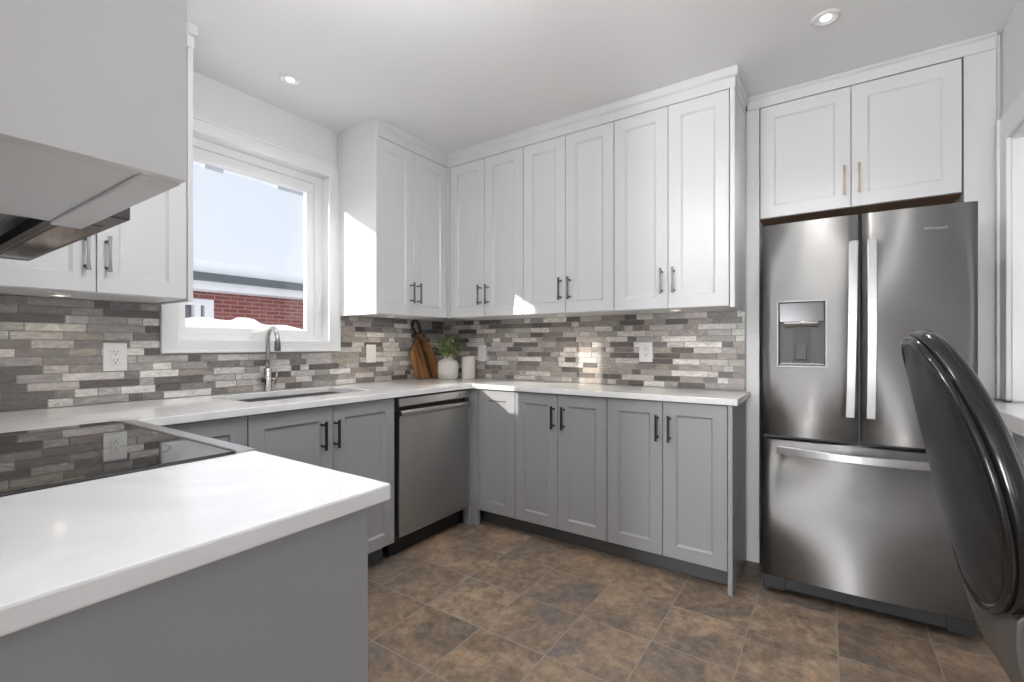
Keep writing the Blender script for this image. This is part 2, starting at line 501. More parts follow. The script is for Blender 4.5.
def rect_ring(bm, x0, x1, z0, z1, l, r_, bo, t, y0, y1):
    """rectangular frame (left, right, bottom, top widths) between y0 and y1 with shared corners"""
    o_ = [(x0, z0), (x1, z0), (x1, z1), (x0, z1)]
    i_ = [(x0 + l, z0 + bo), (x1 - r_, z0 + bo), (x1 - r_, z1 - t), (x0 + l, z1 - t)]
    V = lambda p, y: bm.verts.new((p[0], y, p[1]))
    of = [V(p, y0) for p in o_]; inf = [V(p, y0) for p in i_]; ob = [V(p, y1) for p in o_]; ib = [V(p, y1) for p in i_]
    for k in range(4):
        j = (k + 1) % 4
        bm.faces.new((of[k], of[j], inf[j], inf[k])); bm.faces.new((ob[j], ob[k], ib[k], ib[j]))
        bm.faces.new((of[j], of[k], ob[k], ob[j])); bm.faces.new((inf[k], inf[j], ib[j], ib[k]))


def wpart(name, bm, mat, bevel=0.0, parent=None):
    o = obj(name, bm, mat, win if not parent else parent, bevel)
    if not parent: o.matrix_parent_inverse = Matrix.Translation(-win.location)
    return o


b = bmesh.new(); rect_ring(b, 0.866, 1.808, 1.119, 2.258, 0.062, 0.062, 0.050, 0.062, YW - 0.022, YW - 0.001)
rect_ring(b, 0.866, 1.808, 1.119, 2.258, 0.014, 0.014, 0.012, 0.014, YW - 0.028, YW - 0.020)
wpart('casing', b, M['trim'], 0.002)
b = bmesh.new(); rect_ring(b, WX0 - 0.002, WX1 + 0.002, WZ0 - 0.002, WZ1 + 0.002, 0.014, 0.014, 0.014, 0.014, YW - 0.0215, 2.70); wpart('jamb', b, M['trim'], 0.001)
b = bmesh.new(); rect_ring(b, WX0 + 0.012, WX1 - 0.012, WZ0 + 0.012, WZ1 - 0.012, 0.022, 0.045, 0.030, 0.045, 2.585, 2.69); wpart('frame', b, M['trim'], 0.003)
b = bmesh.new(); rect_ring(b, 0.965, 1.688, 1.210, 2.140, 0.032, 0.050, 0.036, 0.058, 2.600, 2.634)
rect_ring(b, 0.990, 1.648, 1.238, 2.090, 0.008, 0.008, 0.008, 0.010, 2.610, 2.632)
wpart('sash', b, M['trim'], 0.003)
b = bmesh.new(); bx(b, 0.995, 1.640, 2.628, 2.632, 1.244, 2.080); wpart('pane', b, M['glass'])
# folding crank handle and sash lock
b = bmesh.new()
bx(b, 1.30, 1.40, 2.578, 2.602, 1.196, 1.216); tube(b, [(1.385, 2.585, 1.212), (1.40, 2.574, 1.228), (1.37, 2.570, 1.232), (1.30, 2.572, 1.222)], [0.008, 0.009, 0.008, 0.006], 8)
wpart('crank_handle', b, M['trim'], 0.003)
b = bmesh.new(); bx(b, 1.690, 1.712, 2.574, 2.588, 1.33, 1.47); tube(b, [(1.700, 2.570, 1.36), (1.700, 2.562, 1.40), (1.702, 2.566, 1.45)], [0.008, 0.009, 0.006], 8)
wpart('sash_lock', b, M['trim'], 0.003)

# ---------------------------------------------------------------- outside: snow and the neighbouring house
b = bmesh.new(); bx(b, -14, 16, 2.9, 14, -1.0, -0.7); struct('ground', b, M['snow'], label='snow covered ground outside')
b = bmesh.new()
n = 26
prev = None
for i in range(n + 1):
    x = 0.90 + 0.86 * i / n
    hgt = 0.078 - 0.040 * max(0, (x - 1.30) / 0.46) + 0.006 * math.sin(i * 0.9 + 1) + (0.014 if 12 < i < 17 else 0)
    ring = [b.verts.new((x, y, z)) for y, z in ((2.755, 1.10), (2.755, 1.205 + hgt * .6), (2.79, 1.225 + hgt), (2.85, 1.22 + hgt * .8), (2.90, 1.17), (2.90, 1.10))]
    if prev:
        for k in range(6): f = b.faces.new((prev[k], prev[(k + 1) % 6], ring[(k + 1) % 6], ring[k])); f.smooth = True
    else: b.faces.new(ring)
    prev = ring
b.faces.new(prev[::-1])
tag(obj('sill_snow', b, M['snow']), 'drift of snow lying on the outside window ledge', 'snow', kind='stuff')
b = bmesh.new(); bx(b, 0.88, 1.80, 2.752, 2.93, 1.06, 1.098); struct('trim_2', b, M['fascia'], label='outside window ledge')

house = thing('neighbouring_house', 'red brick house with a deep snow-covered roof seen through the window', 'house', (0, 7.6, -0.7))
hp = lambda name, bm, mat, par=None: obj(name, bm, mat, par or house)
b = bmesh.new()
bx(b, 0.9, 2.20, 0, 5, 0, 2.66); bx(b, 2.20, 3.27, 0, 5, 0, 1.45); bx(b, 3.27, 11, 0, 5, 0, 2.66); bx(b, 2.20, 3.27, 0, 5, 2.53, 2.66); bx(b, 2.20, 3.27, 0.4, 5, 1.45, 2.53)
hp('brick_wall', b, M['brick'])
b = bmesh.new(); prism(b, [(-0.55, 2.76), (-0.55, 3.02), (4.3, 5.98), (9.2, 3.02), (9.2, 2.76)], 'x', 0.6, 11.4)
hp('snowy_roof', b, M['snow'])
b = bmesh.new(); bx(b, 0.6, 11.4, -0.52, -0.05, 2.64, 2.72); hp('soffit', b, M['fascia'])
b = bmesh.new(); bx(b, 0.6, 11.4, -0.56, -0.52, 2.62, 2.745); hp('fascia', b, M['fascia'])
b = bmesh.new(); bx(b, 0.6, 11.4, -0.66, -0.56, 2.735, 2.84); hp('gutter', b, M['gutter'])
wn = bmesh.new(); rect_ring(wn, 2.20, 3.27, 1.45, 2.53, 0.10, 0.12, 0.08, 0.09, -0.04, 0.1); bx(wn, 3.02, 3.10, -0.03, 0.08, 1.5, 2.5)
wo = hp('window', wn, M['fascia'])
b = bmesh.new(); bx(b, 2.26, 3.20, 0.05, 0.055, 1.50, 2.48); hp('pane', b, M['glass'], wo)
b = bmesh.new()
for i in range(16):
    x = 2.30 + i * 0.053
    tube(b, [(x, 0.16, 1.47), (x + 0.01, 0.16, 2.50)], 0.03, 8)
hp('curtain', b, M['curtain'], wo)

for x0, x1 in ((3.2, 4.1), (4.9, 5.3), (6.6, 7.9)):
    b = bmesh.new(); bx(b, x0, x1, 4.17, 4.43, 5.90, 6.00); hp('ridge_cap', b, M['ridge'])

# ---------------------------------------------------------------- cabinet parts


def door_bm(w, h, t=0.020, stile=0.062, rail=None, rec=0.009, bev=0.010):
    """shaker door, lower-left-front corner at 0, front at y=0, back at y=t"""
    rail = rail or stile
    bm = bmesh.new()
    e = 0.0015
    def loop(x, z, y):
        return [bm.verts.new(p) for p in ((x, y, z), (w - x, y, z), (w - x, y, h - z), (x, y, h - z))]
    L = [loop(0, 0, t), loop(0, 0, e), loop(e, e, 0), loop(stile, rail, 0), loop(stile + bev * .45, rail + bev * .45, rec * .55), loop(stile + bev, rail + bev, rec)]
    for A, B in zip(L, L[1:]):
        for k in range(4):
            j = (k + 1) % 4
            bm.faces.new((A[k], A[j], B[j], B[k]))
    bm.faces.new(L[-1]); bm.faces.new(L[0][::-1])
    return bm


def pull_bm(length=0.13, flare=True, proj=0.036):
    """bar pull standing off a door: vertical, centre at 0, door surface at y=0, bar at -proj"""
    bm = bmesh.new()
    hl = length / 2
    st = []
    for i in range(9):
        z = -hl + length * i / 8
        a = abs(i - 4) / 4
        w = (0.0036 + 0.0026 * a ** 1.6) if flare else 0.0052
        st.append([bm.verts.new(p) for p in ((-w, -proj - 0.004, z), (w, -proj - 0.004, z), (w, -proj + 0.004, z), (-w, -proj + 0.004, z))])
    for A, B in zip(st, st[1:]):
        for k in range(4):
            bm.faces.new((A[k], A[(k + 1) % 4], B[(k + 1) % 4], B[k]))
    bm.faces.new(st[0]); bm.faces.new(st[-1][::-1])
    for s in (-1, 1):
        tube(bm, [(0, 0.0, s * hl * 0.74), (0, -proj, s * hl * 0.74)], 0.0042, 10)
        tube(bm, [(0, 0.0, s * hl * 0.74), (0, -0.003, s * hl * 0.74)], 0.0065, 10)
    return bm


def carcass_bm(w, h, d, y0=0.021, z0=0.0, t=0.018, top=True):
    bm = bmesh.new()
    bx(bm, 0, t, y0, d, z0, h); bx(bm, w - t, w, y0, d, z0, h); bx(bm, t, w - t, d - t, d, z0, h)
    bx(bm, t, w - t, y0, d - t, z0, z0 + t)
    if top: bx(bm, t, w - t, y0, d - t, h - t, h)
    else: bx(bm, t, w - t, y0, y0 + 0.05, h - t, h)
    return bm


G = 0.0015


def cabinet(name, label, loc, rz, w, d, z0, z1, doors, paint, handle_mat, handle_low=True, base=False, group=None, flare=True, back_label=None):
    """doors: list of (x0, x1, handle x or None) in local coordinates"""
    t = thing(name, label, 'cabinet', loc, rz, group)
    obj('carcass', carcass_bm(w, z1, d, z0=z0, top=not base), paint, t)
    for x0, x1, hx in doors:
        dm = obj('door', door_bm(x1 - x0 - 2 * G, z1 - z0 - 2 * G), paint, t)
        dm.location = (x0 + G, 0, z0 + G)
        if hx is not None:
            hz = (0.7435 - z0) if base else (1.484 - z0)
            if not base and not handle_low: hz = 0.128
            h = obj('handle', pull_bm(0.13, flare), handle_mat, dm)
            h.location = (hx - x0 - G, 0, hz)
    return t


# upper cabinets on the fridge wall: fronts at X=2.43
UZ0, UZ1, UD = 1.345, 2.384, 0.345
for (ya, ym, yb, lab) in ((2.158, 1.858, 1.555, 'white two-door wall cabinet nearest the room corner, above the plant and outlet'),
                          (1.555, 1.264, 0.967, 'white two-door wall cabinet in the middle of the long right-hand run'),
                          (0.967, 0.676, 0.386, 'white two-door wall cabinet at the fridge end of the long run')):
    w = ya - yb
    cabinet('upper_cabinet', lab, (2.43, ya, 0), RIGHT, w - 0.001, UD, UZ0, UZ1, [(0, ya - ym, ya - ym - 0.030), (ya - ym, w - 0.001, ya - ym + 0.030)], M['white'], M['pewter'], group='wall cabinets of the right-hand run')
# end panel at the fridge end of that run and the light rail below all of it
tag(box('end_panel', M['white'], None, 2.425, 2.775, 0.3635, 0.384, 1.338, UZ1, 0.001), 'white finished end panel of the wall cabinet run beside the fridge', 'panel')
# window-wall uppers
cabinet('upper_cabinet', 'white two-door wall cabinet between the window and the corner', (1.820, 2.18, 0), LEFT, 0.605, 0.344, UZ0, UZ1, [(0, 0.292, 0.263), (0.292, 0.605, 0.322)], M['white'], M['pewter'])
tag(box('end_panel', M['white'], None, 1.799, 1.819, 2.164, 2.522, 1.338, ZC - 0.001, 0.001), 'white sunlit side panel of the cabinet right of the window', 'panel')
cabinet('upper_cabinet', 'white two-door wall cabinet left of the window, behind the range hood', (0.268, 2.18, 0), LEFT, 0.574, 0.344, UZ0, UZ1, [(0, 0.287, 0.257), (0.287, 0.574, 0.316)], M['white'], M['pewter'])
tag(box('end_panel', M['white'], None, 0.843, 0.863, 2.176, 2.522, 1.338, UZ1, 0.001), 'white narrow side panel of the cabinet left of the window', 'panel')
# corner fillers behind the meeting doors
tag(box('filler_strip', M['white'], None, 2.427, 2.452, 2.160, 2.20, UZ0, UZ1), 'white filler where the two wall cabinet runs meet', 'filler')

# wall cabinets of the range run: fronts at X=.249, one over the peninsula end, one over the hood
t = thing('upper_cabinet', 'large white wall cabinet at upper left in front of the range hood', 'cabinet', (0.249, 0.6615, 0), RANGE)
obj('carcass', carcass_bm(0.392, UZ1, 0.345, z0=1.359), M['white'], t, 0.001)
d_ = obj('door', door_bm(0.388, UZ1 - 1.361), M['white'], t); d_.location = (0.002, 0, 1.361)
h_ = obj('handle', pull_bm(), M['pewter'], d_); h_.location = (0.35, 0, 0.13)
b = bmesh.new(); bx(b, -0.0165, -0.0005, -0.0005, 0.345, 1.3555, UZ1); obj('side_panel', b, M['white'], t, 0.001)
b = bmesh.new(); bx(b, 0.0, 0.392, 0.0, 0.040, 1.3535, 1.3585); obj('light_rail', b, M['white'], t, 0.002)
t = thing('upper_cabinet', 'white short wall cabinet directly above the range hood', 'cabinet', (0.249, 1.0565, 0), RANGE)
obj('carcass', carcass_bm(0.850, UZ1, 0.345, z0=1.500), M['white'], t)
for k in range(2):
    d_ = obj('door', door_bm(0.422, UZ1 - 1.504), M['white'], t); d_.location = (0.002 + k * 0.425, 0, 1.502)
    h_ = obj('handle', pull_bm(), M['pewter'], d_); h_.location = (0.39 if k == 0 else 0.03, 0, 0.13)


# crown moulding
def crown(name, label, path, zb, closed_ends=True):
    """sweep a two-step profile (offset, z) along a plan path; offset grows to the right-hand side of travel"""
    prof = [(-0.02, zb), (0.003, zb), (0.003, zb + 0.046), (0.007, zb + 0.050), (0.014, zb + 0.056), (0.014, ZC - 0.0006), (-0.02, ZC - 0.0006)]
    bm = bmesh.new()
    pts = [Vector((*p, 0)) for p in path]
    rings = []
    for i, p in enumerate(pts):
        n_ = []
        if i > 0: d = (p - pts[i - 1]).normalized(); n_.append(Vector((d.y, -d.x, 0)))
        if i < len(pts) - 1: d = (pts[i + 1] - p).normalized(); n_.append(Vector((d.y, -d.x, 0)))
        if len(n_) == 2:
            m_ = (n_[0] + n_[1]); m_ = m_ / m_.dot(n_[0])
        else: m_ = n_[0]
        rings.append([bm.verts.new(p + m_ * o_ + Vector((0, 0, z))) for o_, z in prof])
    k_ = len(prof)
    for A, B in zip(rings, rings[1:]):
        for k in range(k_): bm.faces.new((A[k], A[(k + 1) % k_], B[(k + 1) % k_], B[k]))
    bm.faces.new(rings[0]); bm.faces.new(rings[-1][::-1])
    return tag(obj(name, bm, M['white']), label, 'moulding')


crown('crown_moulding', 'white crown moulding running round the corner above the tall wall cabinets', [(1.8195, 2.178), (2.43, 2.178), (2.43, 0.3635), (2.775, 0.3635)], UZ1 + 0.001)
crown('crown_moulding', 'white crown moulding above the cabinet left of the window', [(-0.09, 2.178), (0.863, 2.178), (0.863, 2.53)], UZ1 + 0.001)
crown('crown_moulding', 'white crown moulding above the cabinet over the fridge', [(2.788, 0.355), (2.788, -0.594)], 2.4145)
crown('crown_moulding', 'white crown moulding on the cabinets above the range', [(-0.09, 0.645), (0.249, 0.645), (0.249, 1.906)], UZ1 + 0.001)

# base cabinets, fridge wall: fronts at X=2.35
BZ0, BZ1 = 0.105, 0.876
gb = 'grey base cabinets of the right-hand run'


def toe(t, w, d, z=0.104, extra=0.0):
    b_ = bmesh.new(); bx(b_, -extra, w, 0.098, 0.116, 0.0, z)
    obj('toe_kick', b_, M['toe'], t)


t = cabinet('base_cabinet', 'narrow single-door grey base cabinet next to the dishwasher corner', (2.35, 1.849, 0), RIGHT, 0.283, 0.425, BZ0, BZ1, [(0, 0.284, None)], M['grey'], M['blackmetal'], base=True)
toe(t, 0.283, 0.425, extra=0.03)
t = cabinet('base_cabinet', 'two-door grey base cabinet in the middle of the right-hand run', (2.35, 1.565, 0), RIGHT, 0.590, 0.425, BZ0, BZ1, [(0, 0.292, 0.268), (0.292, 0.590, 0.333)], M['grey'], M['blackmetal'], base=True, group=gb, flare=False)
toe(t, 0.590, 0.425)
t = cabinet('base_cabinet', 'two-door grey base cabinet at the fridge end of the counter', (2.35, 0.974, 0), RIGHT, 0.592, 0.425, BZ0, BZ1, [(0, 0.294, 0.270), (0.294, 0.592, 0.330)], M['grey'], M['blackmetal'], base=True, group=gb, flare=False)
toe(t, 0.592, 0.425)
tag(box('end_panel', M['grey'], None, 2.345, 2.775, 0.3605, 0.3800, 0.0, 0.8785, 0.001), 'dark grey full-height end panel of the base cabinets facing the fridge', 'panel')
tag(box('corner_post', M['grey'], None, 2.352, 2.372, 1.8515, 1.905, 0.0, 0.8785, 0.001), 'grey corner post between the dishwasher and the narrow door', 'filler')
tag(box('filler_strip', M['grey'], None, 2.3315, 2.351, 1.906, 1.955, 0.0, 0.8785, 0.001), 'grey filler standing right of the dishwasher', 'filler')
# base cabinets, window wall: fronts at Y=1.91
t = cabinet('base_cabinet', 'grey corner base cabinet door partly hidden behind the range', (0.600, 1.91, 0), LEFT, 0.350, 0.600, BZ0, BZ1, [(0.0, 0.350, None)], M['grey'], M['blackmetal'], base=True)
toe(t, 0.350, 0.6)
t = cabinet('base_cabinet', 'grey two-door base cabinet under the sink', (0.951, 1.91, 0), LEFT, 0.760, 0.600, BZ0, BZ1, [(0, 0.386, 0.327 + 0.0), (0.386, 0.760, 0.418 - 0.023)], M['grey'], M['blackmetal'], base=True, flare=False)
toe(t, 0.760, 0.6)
# end of the range run (peninsula)
t = thing('base_cabinet', 'grey base cabinet with plain side panel under the near white counter', 'cabinet', (0.538, 0.6845, 0), RANGE)
obj('carcass', carcass_bm(0.424, BZ1, 0.62, y0=0.021, z0=BZ0, top=False), M['grey'], t)
d_ = obj('door', door_bm(0.420, BZ1 - BZ0 - 0.004), M['grey'], t); d_.location = (0.002, 0, BZ0 + 0.002)
h_ = obj('handle', pull_bm(0.13, False), M['blackmetal'], d_); h_.location = (0.40, 0, 0.64)
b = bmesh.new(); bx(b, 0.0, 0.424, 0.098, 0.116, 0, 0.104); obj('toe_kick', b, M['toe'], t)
b = bmesh.new(); bx(b, -0.0185, -0.0005, 0.002, 0.632, 0, 0.8785); obj('side_panel', b, M['grey'], t, 0.001)

# ---------------------------------------------------------------- worktops
b = bmesh.new()
xs = [-0.098, 1.04, 1.69, 2.33, 2.769]; ys = [0.338, 1.885, 2.07, 2.455, 2.5235]
gridslab(b, xs, ys, lambda i, j: (i == 3) or (j >= 1 and not (i == 1 and j == 2)), 0.880, 0.910)
tag(obj('countertop', b, M['quartz'], None, 0.003), 'white quartz worktop running from the sink round the corner to the fridge', 'countertop')
b = bmesh.new(); bx(b, -0.098, 0.570, 0.645, 1.1135, 0.880, 0.910)
tag(obj('countertop', b, M['quartz'], None, 0.004), 'white quartz worktop in the near left foreground beside the cooktop', 'countertop')

# ---------------------------------------------------------------- tiled backsplash


def backsplash(name, label, L, z0, z1, holes, seed):
    """strip mosaic in local coordinates: x along the wall, y=0 front, +y into wall"""
    rnd = random.Random(seed)
    bm = bmesh.new()
    lay = bm.loops.layers.float_color.new('tint')
    def addbox(x0, x1, yf, za, zb, col, mi):
        e = 0.0012
        vs = [bm.verts.new(p) for p in ((x0, 0.009, za), (x1, 0.009, za), (x1, 0.009, zb), (x0, 0.009, zb), (x0 + e, yf, za + e), (x1 - e, yf, za + e), (x1 - e, yf, zb - e), (x0 + e, yf, zb - e))]
        for q in ((4, 5, 6, 7), (0, 1, 5, 4), (1, 2, 6, 5), (2, 3, 7, 6), (3, 0, 4, 7)):
            f = bm.faces.new([vs[i] for i in q]); f.material_index = mi
            for lp in f.loops: lp[lay] = (*col, 1)
    pal = [((0.74, 0.715, 0.69), 2.8), ((0.56, 0.535, 0.515), 2.4), ((0.40, 0.38, 0.365), 2.8), ((0.26, 0.24, 0.23), 2.4), ((0.155, 0.140, 0.134), 2.1), ((0.38, 0.34, 0.305), 1.0)]
    rows = 13
    ph = (z1 - z0) / rows
    g = 0.0007
    for r_ in range(rows):
        za, zb = z0 + r_ * ph + g, z0 + (r_ + 1) * ph - g
        x = -rnd.random() * 0.15
        last = None
        while x < L:
            w = rnd.choice((0.055, 0.075, 0.10, 0.125, 0.15, 0.15, 0.18, 0.20))
            x1 = x + w
            while True:
                k = rnd.choices(range(len(pal)), [p[1] for p in pal])[0]
                if k != last: break
            last = k
            j = rnd.uniform(0.9, 1.1)
            col = [c * j * rnd.uniform(0.985, 1.015) for c in pal[k][0]]
            segs = [(max(x, 0) + g, min(x1, L) - g)]
            for hx0, hx1, hz0, hz1 in holes:
                if zb > hz0 + 0.004 and za < hz1 - 0.004:
                    ns = []
                    for s0, s1 in segs:
                        if s1 <= hx0 or s0 >= hx1: ns.append((s0, s1))
                        else:
                            if s0 < hx0 - 0.004: ns.append((s0, hx0))
                            if s1 > hx1 + 0.004: ns.append((hx1, s1))
                    segs = ns
            zt = zb
            for s0, s1 in segs:
                if s1 - s0 > 0.006: addbox(s0, s1, rnd.uniform(0.0, 0.0016), za, zt, col, 0)
            x = x1
    return bm


def tile_obj(name, label, bm, loc, rz, L, z0, z1, holes):
    def grout(x0, x1, za, zb):
        vs = [bm.verts.new(p) for p in ((x0, 0.0035, za), (x1, 0.0035, za), (x1, 0.0035, zb), (x0, 0.0035, zb))]
        vb = [bm.verts.new(p) for p in ((x0, 0.0095, za), (x1, 0.0095, za), (x1, 0.0095, zb), (x0, 0.0095, zb))]
        fs = [bm.faces.new(vs), bm.faces.new(vb[::-1])]
        for k in range(4): fs.append(bm.faces.new((vs[k], vb[k], vb[(k + 1) % 4], vs[(k + 1) % 4])))
        for f in fs: f.material_index = 1
    if holes:
        hx0, hx1, hz0, hz1 = holes[0]
        grout(0, hx0, z0, z1); grout(hx1, L, z0, z1); grout(hx0, hx1, z0, hz0)
    else: grout(0, L, z0, z1)
    o = obj(name, bm, [M['tile'], M['grout']], None, fixn=True)
    o.location = loc; o.rotation_euler = (0, 0, rz)
    return tag(o, label, 'backsplash')


hole = [(0.866 + 0.098 - 0.0005, 1.808 + 0.098 + 0.0005, 1.1185, 1.40)]
bm_ = backsplash('', '', 2.866, 0.9112, 1.3435, hole, 3)
tile_obj('tile_backsplash', 'grey and beige stone strip mosaic under and beside the window', bm_, (-0.098, YW - 0.0100, 0), LEFT, 2.866, 0.9112, 1.3435, hole)
bm_ = backsplash('', '', 2.523 - 0.364, 0.9112, 1.3435, [], 11)
tile_obj('tile_backsplash', 'grey and beige stone strip mosaic on the long wall toward the fridge', bm_, (XB - 0.0100, 2.523, 0), RIGHT, 2.523 - 0.364, 0.9112, 1.3435, [])

# ---------------------------------------------------------------- outlets and switch


def outlet(label, loc, rz, kind='outlet'):
    t = thing('wall_outlet' if kind == 'outlet' else 'wall_switch', label, 'outlet' if kind == 'outlet' else 'switch', loc, rz)
    hw = 0.041 if kind == 'outlet' else 0.040
    b_ = bmesh.new(); bx(b_, -hw, hw, -0.006, -0.0004, -0.060, 0.060); obj('cover_plate', b_, M['plate'], t, 0.003)
    if kind == 'outlet':
        b_ = bmesh.new(); bx(b_, -0.0165, 0.0165, -0.0085, -0.0062, -0.034, 0.034); r_ = obj('receptacle', b_, M['plate'], t, 0.002)
        b_ = bmesh.new()
        for s in (-1, 1):
            zc = s * 0.018
            bx(b_, -0.0075, -0.0055, -0.0092, -0.0086, zc + 0.001, zc + 0.009); bx(b_, 0.0055, 0.0075, -0.0092, -0.0086, zc + 0.001, zc + 0.009)
            tube(b_, [(0, -0.0086, zc - 0.006), (0, -0.0092, zc - 0.006)], 0.0028, 10)
        obj('socket_holes', b_, M['slot'], r_)
    else:
        b_ = bmesh.new(); bx(b_, -0.016, 0.016, -0.009, -0.0062, -0.033, 0.033); obj('rocker', b_, M['plate'], t, 0.002)
    return t


YT = YW - 0.0105; XT = XB - 0.0105
outlet('white duplex outlet on the tiles left of the window', (0.703, YT, 1.106), LEFT)
outlet('white rocker switch on the tiles between the window and the cutting board', (2.053, YT, 1.101), LEFT, 'switch')
outlet('white switch plate on the tiles just right of the cream candle', (XT, 2.136, 1.098), RIGHT, 'switch')
outlet('white duplex outlet on the tiles halfway to the fridge', (XT, 0.900, 1.116), RIGHT)

# ---------------------------------------------------------------- sink and faucet
t = thing('kitchen_sink', 'undermount stainless sink set in the worktop under the window', 'sink', (1.365, 2.2625, 0.66))
b = bmesh.new()
hx, hy = 0.329, 0.197
def rr(hx, hy, r, z, n=5):
    out = []
    for cx, cy, a0 in ((hx - r, hy - r, 0), (-hx + r, hy - r, 90), (-hx + r, -hy + r, 180), (hx - r, -hy + r, 270)):
        for k in range(n + 1):
            a = R(a0 + 90 * k / n); out.append((cx + r * math.cos(a), cy + r * math.sin(a), z))
    return out
loops = [rr(hx + 0.012, hy + 0.009, 0.03, 0.2185), rr(hx, hy, 0.025, 0.2185), rr(hx - 0.002, hy - 0.002, 0.025, 0.05), rr(hx - 0.03, hy - 0.03, 0.03, 0.02), rr(0.045, 0.045, 0.044, 0.016), rr(0.04, 0.04, 0.039, 0.004)]
loops += [rr(0.05, 0.05, 0.049, 0.004), rr(hx - 0.025, hy - 0.025, 0.03, 0.01), rr(hx + 0.002, hy + 0.002, 0.027, 0.05), rr(hx + 0.002, hy + 0.002, 0.027, 0.215), rr(hx + 0.012, hy + 0.009, 0.03, 0.215)]
VL = [[b.verts.new(p) for p in L_] for L_ in loops]
for A, B in zip(VL, VL[1:] + VL[:1]):
    if A is VL[5]: continue
    for k in range(len(A)): b.faces.new((A[k], A[(k + 1) % len(A)], B[(k + 1) % len(A)], B[k]))
for A, B in ((VL[5], VL[6]),):
    for k in range(len(A)): b.faces.new((A[k], A[(k + 1) % len(A)], B[(k + 1) % len(A)], B[k]))
obj('basin', b, brushed('sink_steel', (0.42, 0.41, 0.40), 0.3), t)
b = bmesh.new(); lathe(b, [(0.038, 0.006), (0.038, 0.012), (0.03, 0.013), (0.012, 0.009)], 20, cap_top=True); obj('drain', b, M['chrome'], t)

t = thing('faucet', 'brushed nickel pull-down kitchen faucet standing behind the sink', 'faucet', (1.343, 2.489, 0.9105))
b = bmesh.new(); lathe(b, [(0.026, 0), (0.026, 0.005), (0.0185, 0.008), (0.0185, 0.118), (0.0165, 0.122), (0.012, 0.124)], 24, cap_top=True); obj('body', b, M['chrome'], t)
b = bmesh.new()
dx, dy = -0.13, -0.992
path = [(0, 0, 0.118), (0, 0, 0.20), (0, 0, 0.275)]
for k in range(1, 11):
    a = PI * k / 10
    s = 0.062 * (1 - math.cos(a)); z = 0.275 + 0.062 * math.sin(a)
    path.append((dx * s, dy * s, z))
path.append((dx * 0.124, dy * 0.124, 0.262))
tube(b, path, [0.0115] * len(path), 16); sp_ = obj('spout', b, M['chrome'], t)
b = bmesh.new(); q = (dx * 0.124, dy * 0.124); tube(b, [(*q, 0.268), (*q, 0.262), (*q, 0.225), (*q, 0.215)], [0.0125, 0.0145, 0.0155, 0.0135], 16); obj('spray_head', b, M['pewter'], sp_)
b = bmesh.new(); tube(b, [(0.015, -0.002, 0.062), (0.045, -0.006, 0.062)], 0.010, 14); tube(b, [(0.042, -0.006, 0.030), (0.043, -0.006, 0.062), (0.046, -0.006, 0.115)], [0.006, 0.007, 0.0045], 12); obj('handle', b, M['chrome'], t)
b = bmesh.new(); tube(b, [(-0.016, 0.0, 0.058), (-0.032, 0.002, 0.058)], 0.011, 14); obj('dark_stub', b, M['blackmetal'], t)  # short dark stub on the left of the body

# ---------------------------------------------------------------- dishwasher
t = thing('dishwasher', 'stainless steel dishwasher built in at the corner beside the sink cabinet', 'dishwasher', (1.730, 1.897, 0), LEFT)
W = 0.598
b = bmesh.new(); bx(b, 0.0, W, 0.045, 0.58, 0.10, 0.866); obj('tub', b, M['black'], t)
b = bmesh.new(); prism(b, [(0.006, 0.868), (0.0, 0.828), (0.005, 0.824), (0.044, 0.824), (0.044, 0.868)], 'x', 0.003, W - 0.003); cp = obj('control_panel', b, M['steel_light'], t, 0.001)
b = bmesh.new(); tube(b, [(0.50, 0.003, 0.845), (0.50, -0.001, 0.845)], 0.006, 12); obj('indicator_button', b, M['pewter'], cp)
b = bmesh.new()
pf = [(0.044, 0.795), (0.012, 0.800), (-0.004, 0.803), (-0.016, 0.799), (-0.021, 0.790), (-0.018, 0.781), (-0.006, 0.776), (0.0, 0.766), (0.0, 0.13), (0.004, 0.122), (0.044, 0.122)]
prism(b, pf, 'x', 0.004, W - 0.004)
dd = obj('door', b, M['steel_dw'], t, 0.002)
b = bmesh.new(); bx(b, 0.0, W, 0.085, 0.10, 0.002, 0.099); obj('kick_plate', b, M['black'], t)

# ---------------------------------------------------------------- range, cooktop
t = thing('range', 'slide-in electric range with black glass cooktop at left', 'range', (0.575, 1.1165, 0), RANGE)
W = 0.762
b = bmesh.new(); bx(b, 0.004, W - 0.004, 0.045, 0.655, 0.02, 0.903); obj('body', b, M['darkgrey'], t)
b = bmesh.new(); bx(b, 0.0, W, 0.052, 0.668, 0.904, 0.9155); ct = obj('cooktop_glass', b, M['blackglass'], t, 0.002)
for cx, cy, r_ in ((0.19, 0.20, 0.09), (0.57, 0.20, 0.11), (0.19, 0.47, 0.11), (0.57, 0.47, 0.075)):
    b = bmesh.new()
    A = [b.verts.new((cx + r_ * math.cos(2 * PI * k / 40), cy + r_ * math.sin(2 * PI * k / 40), 0.9157)) for k in range(40)]
    B = [b.verts.new((cx + (r_ - .0015) * math.cos(2 * PI * k / 40), cy + (r_ - .0015) * math.sin(2 * PI * k / 40), 0.9157)) for k in range(40)]
    for k in range(40): b.faces.new((A[k], A[(k + 1) % 40], B[(k + 1) % 40], B[k]))
    obj('burner_mark', b, M['black'], ct)
b = bmesh.new(); prism(b, [(-0.003, 0.9065), (0.003, 0.9135), (0.043, 0.9165), (0.047, 0.914), (0.047, 0.80), (-0.003, 0.80)], 'x', 0.0, W); obj('front_trim', b, M['steel_light'], t, 0.0015)
b = bmesh.new(); bx(b, 0.004, W - 0.004, 0.002, 0.044, 0.20, 0.79); od = obj('oven_door', b, M['steel'], t, 0.004)
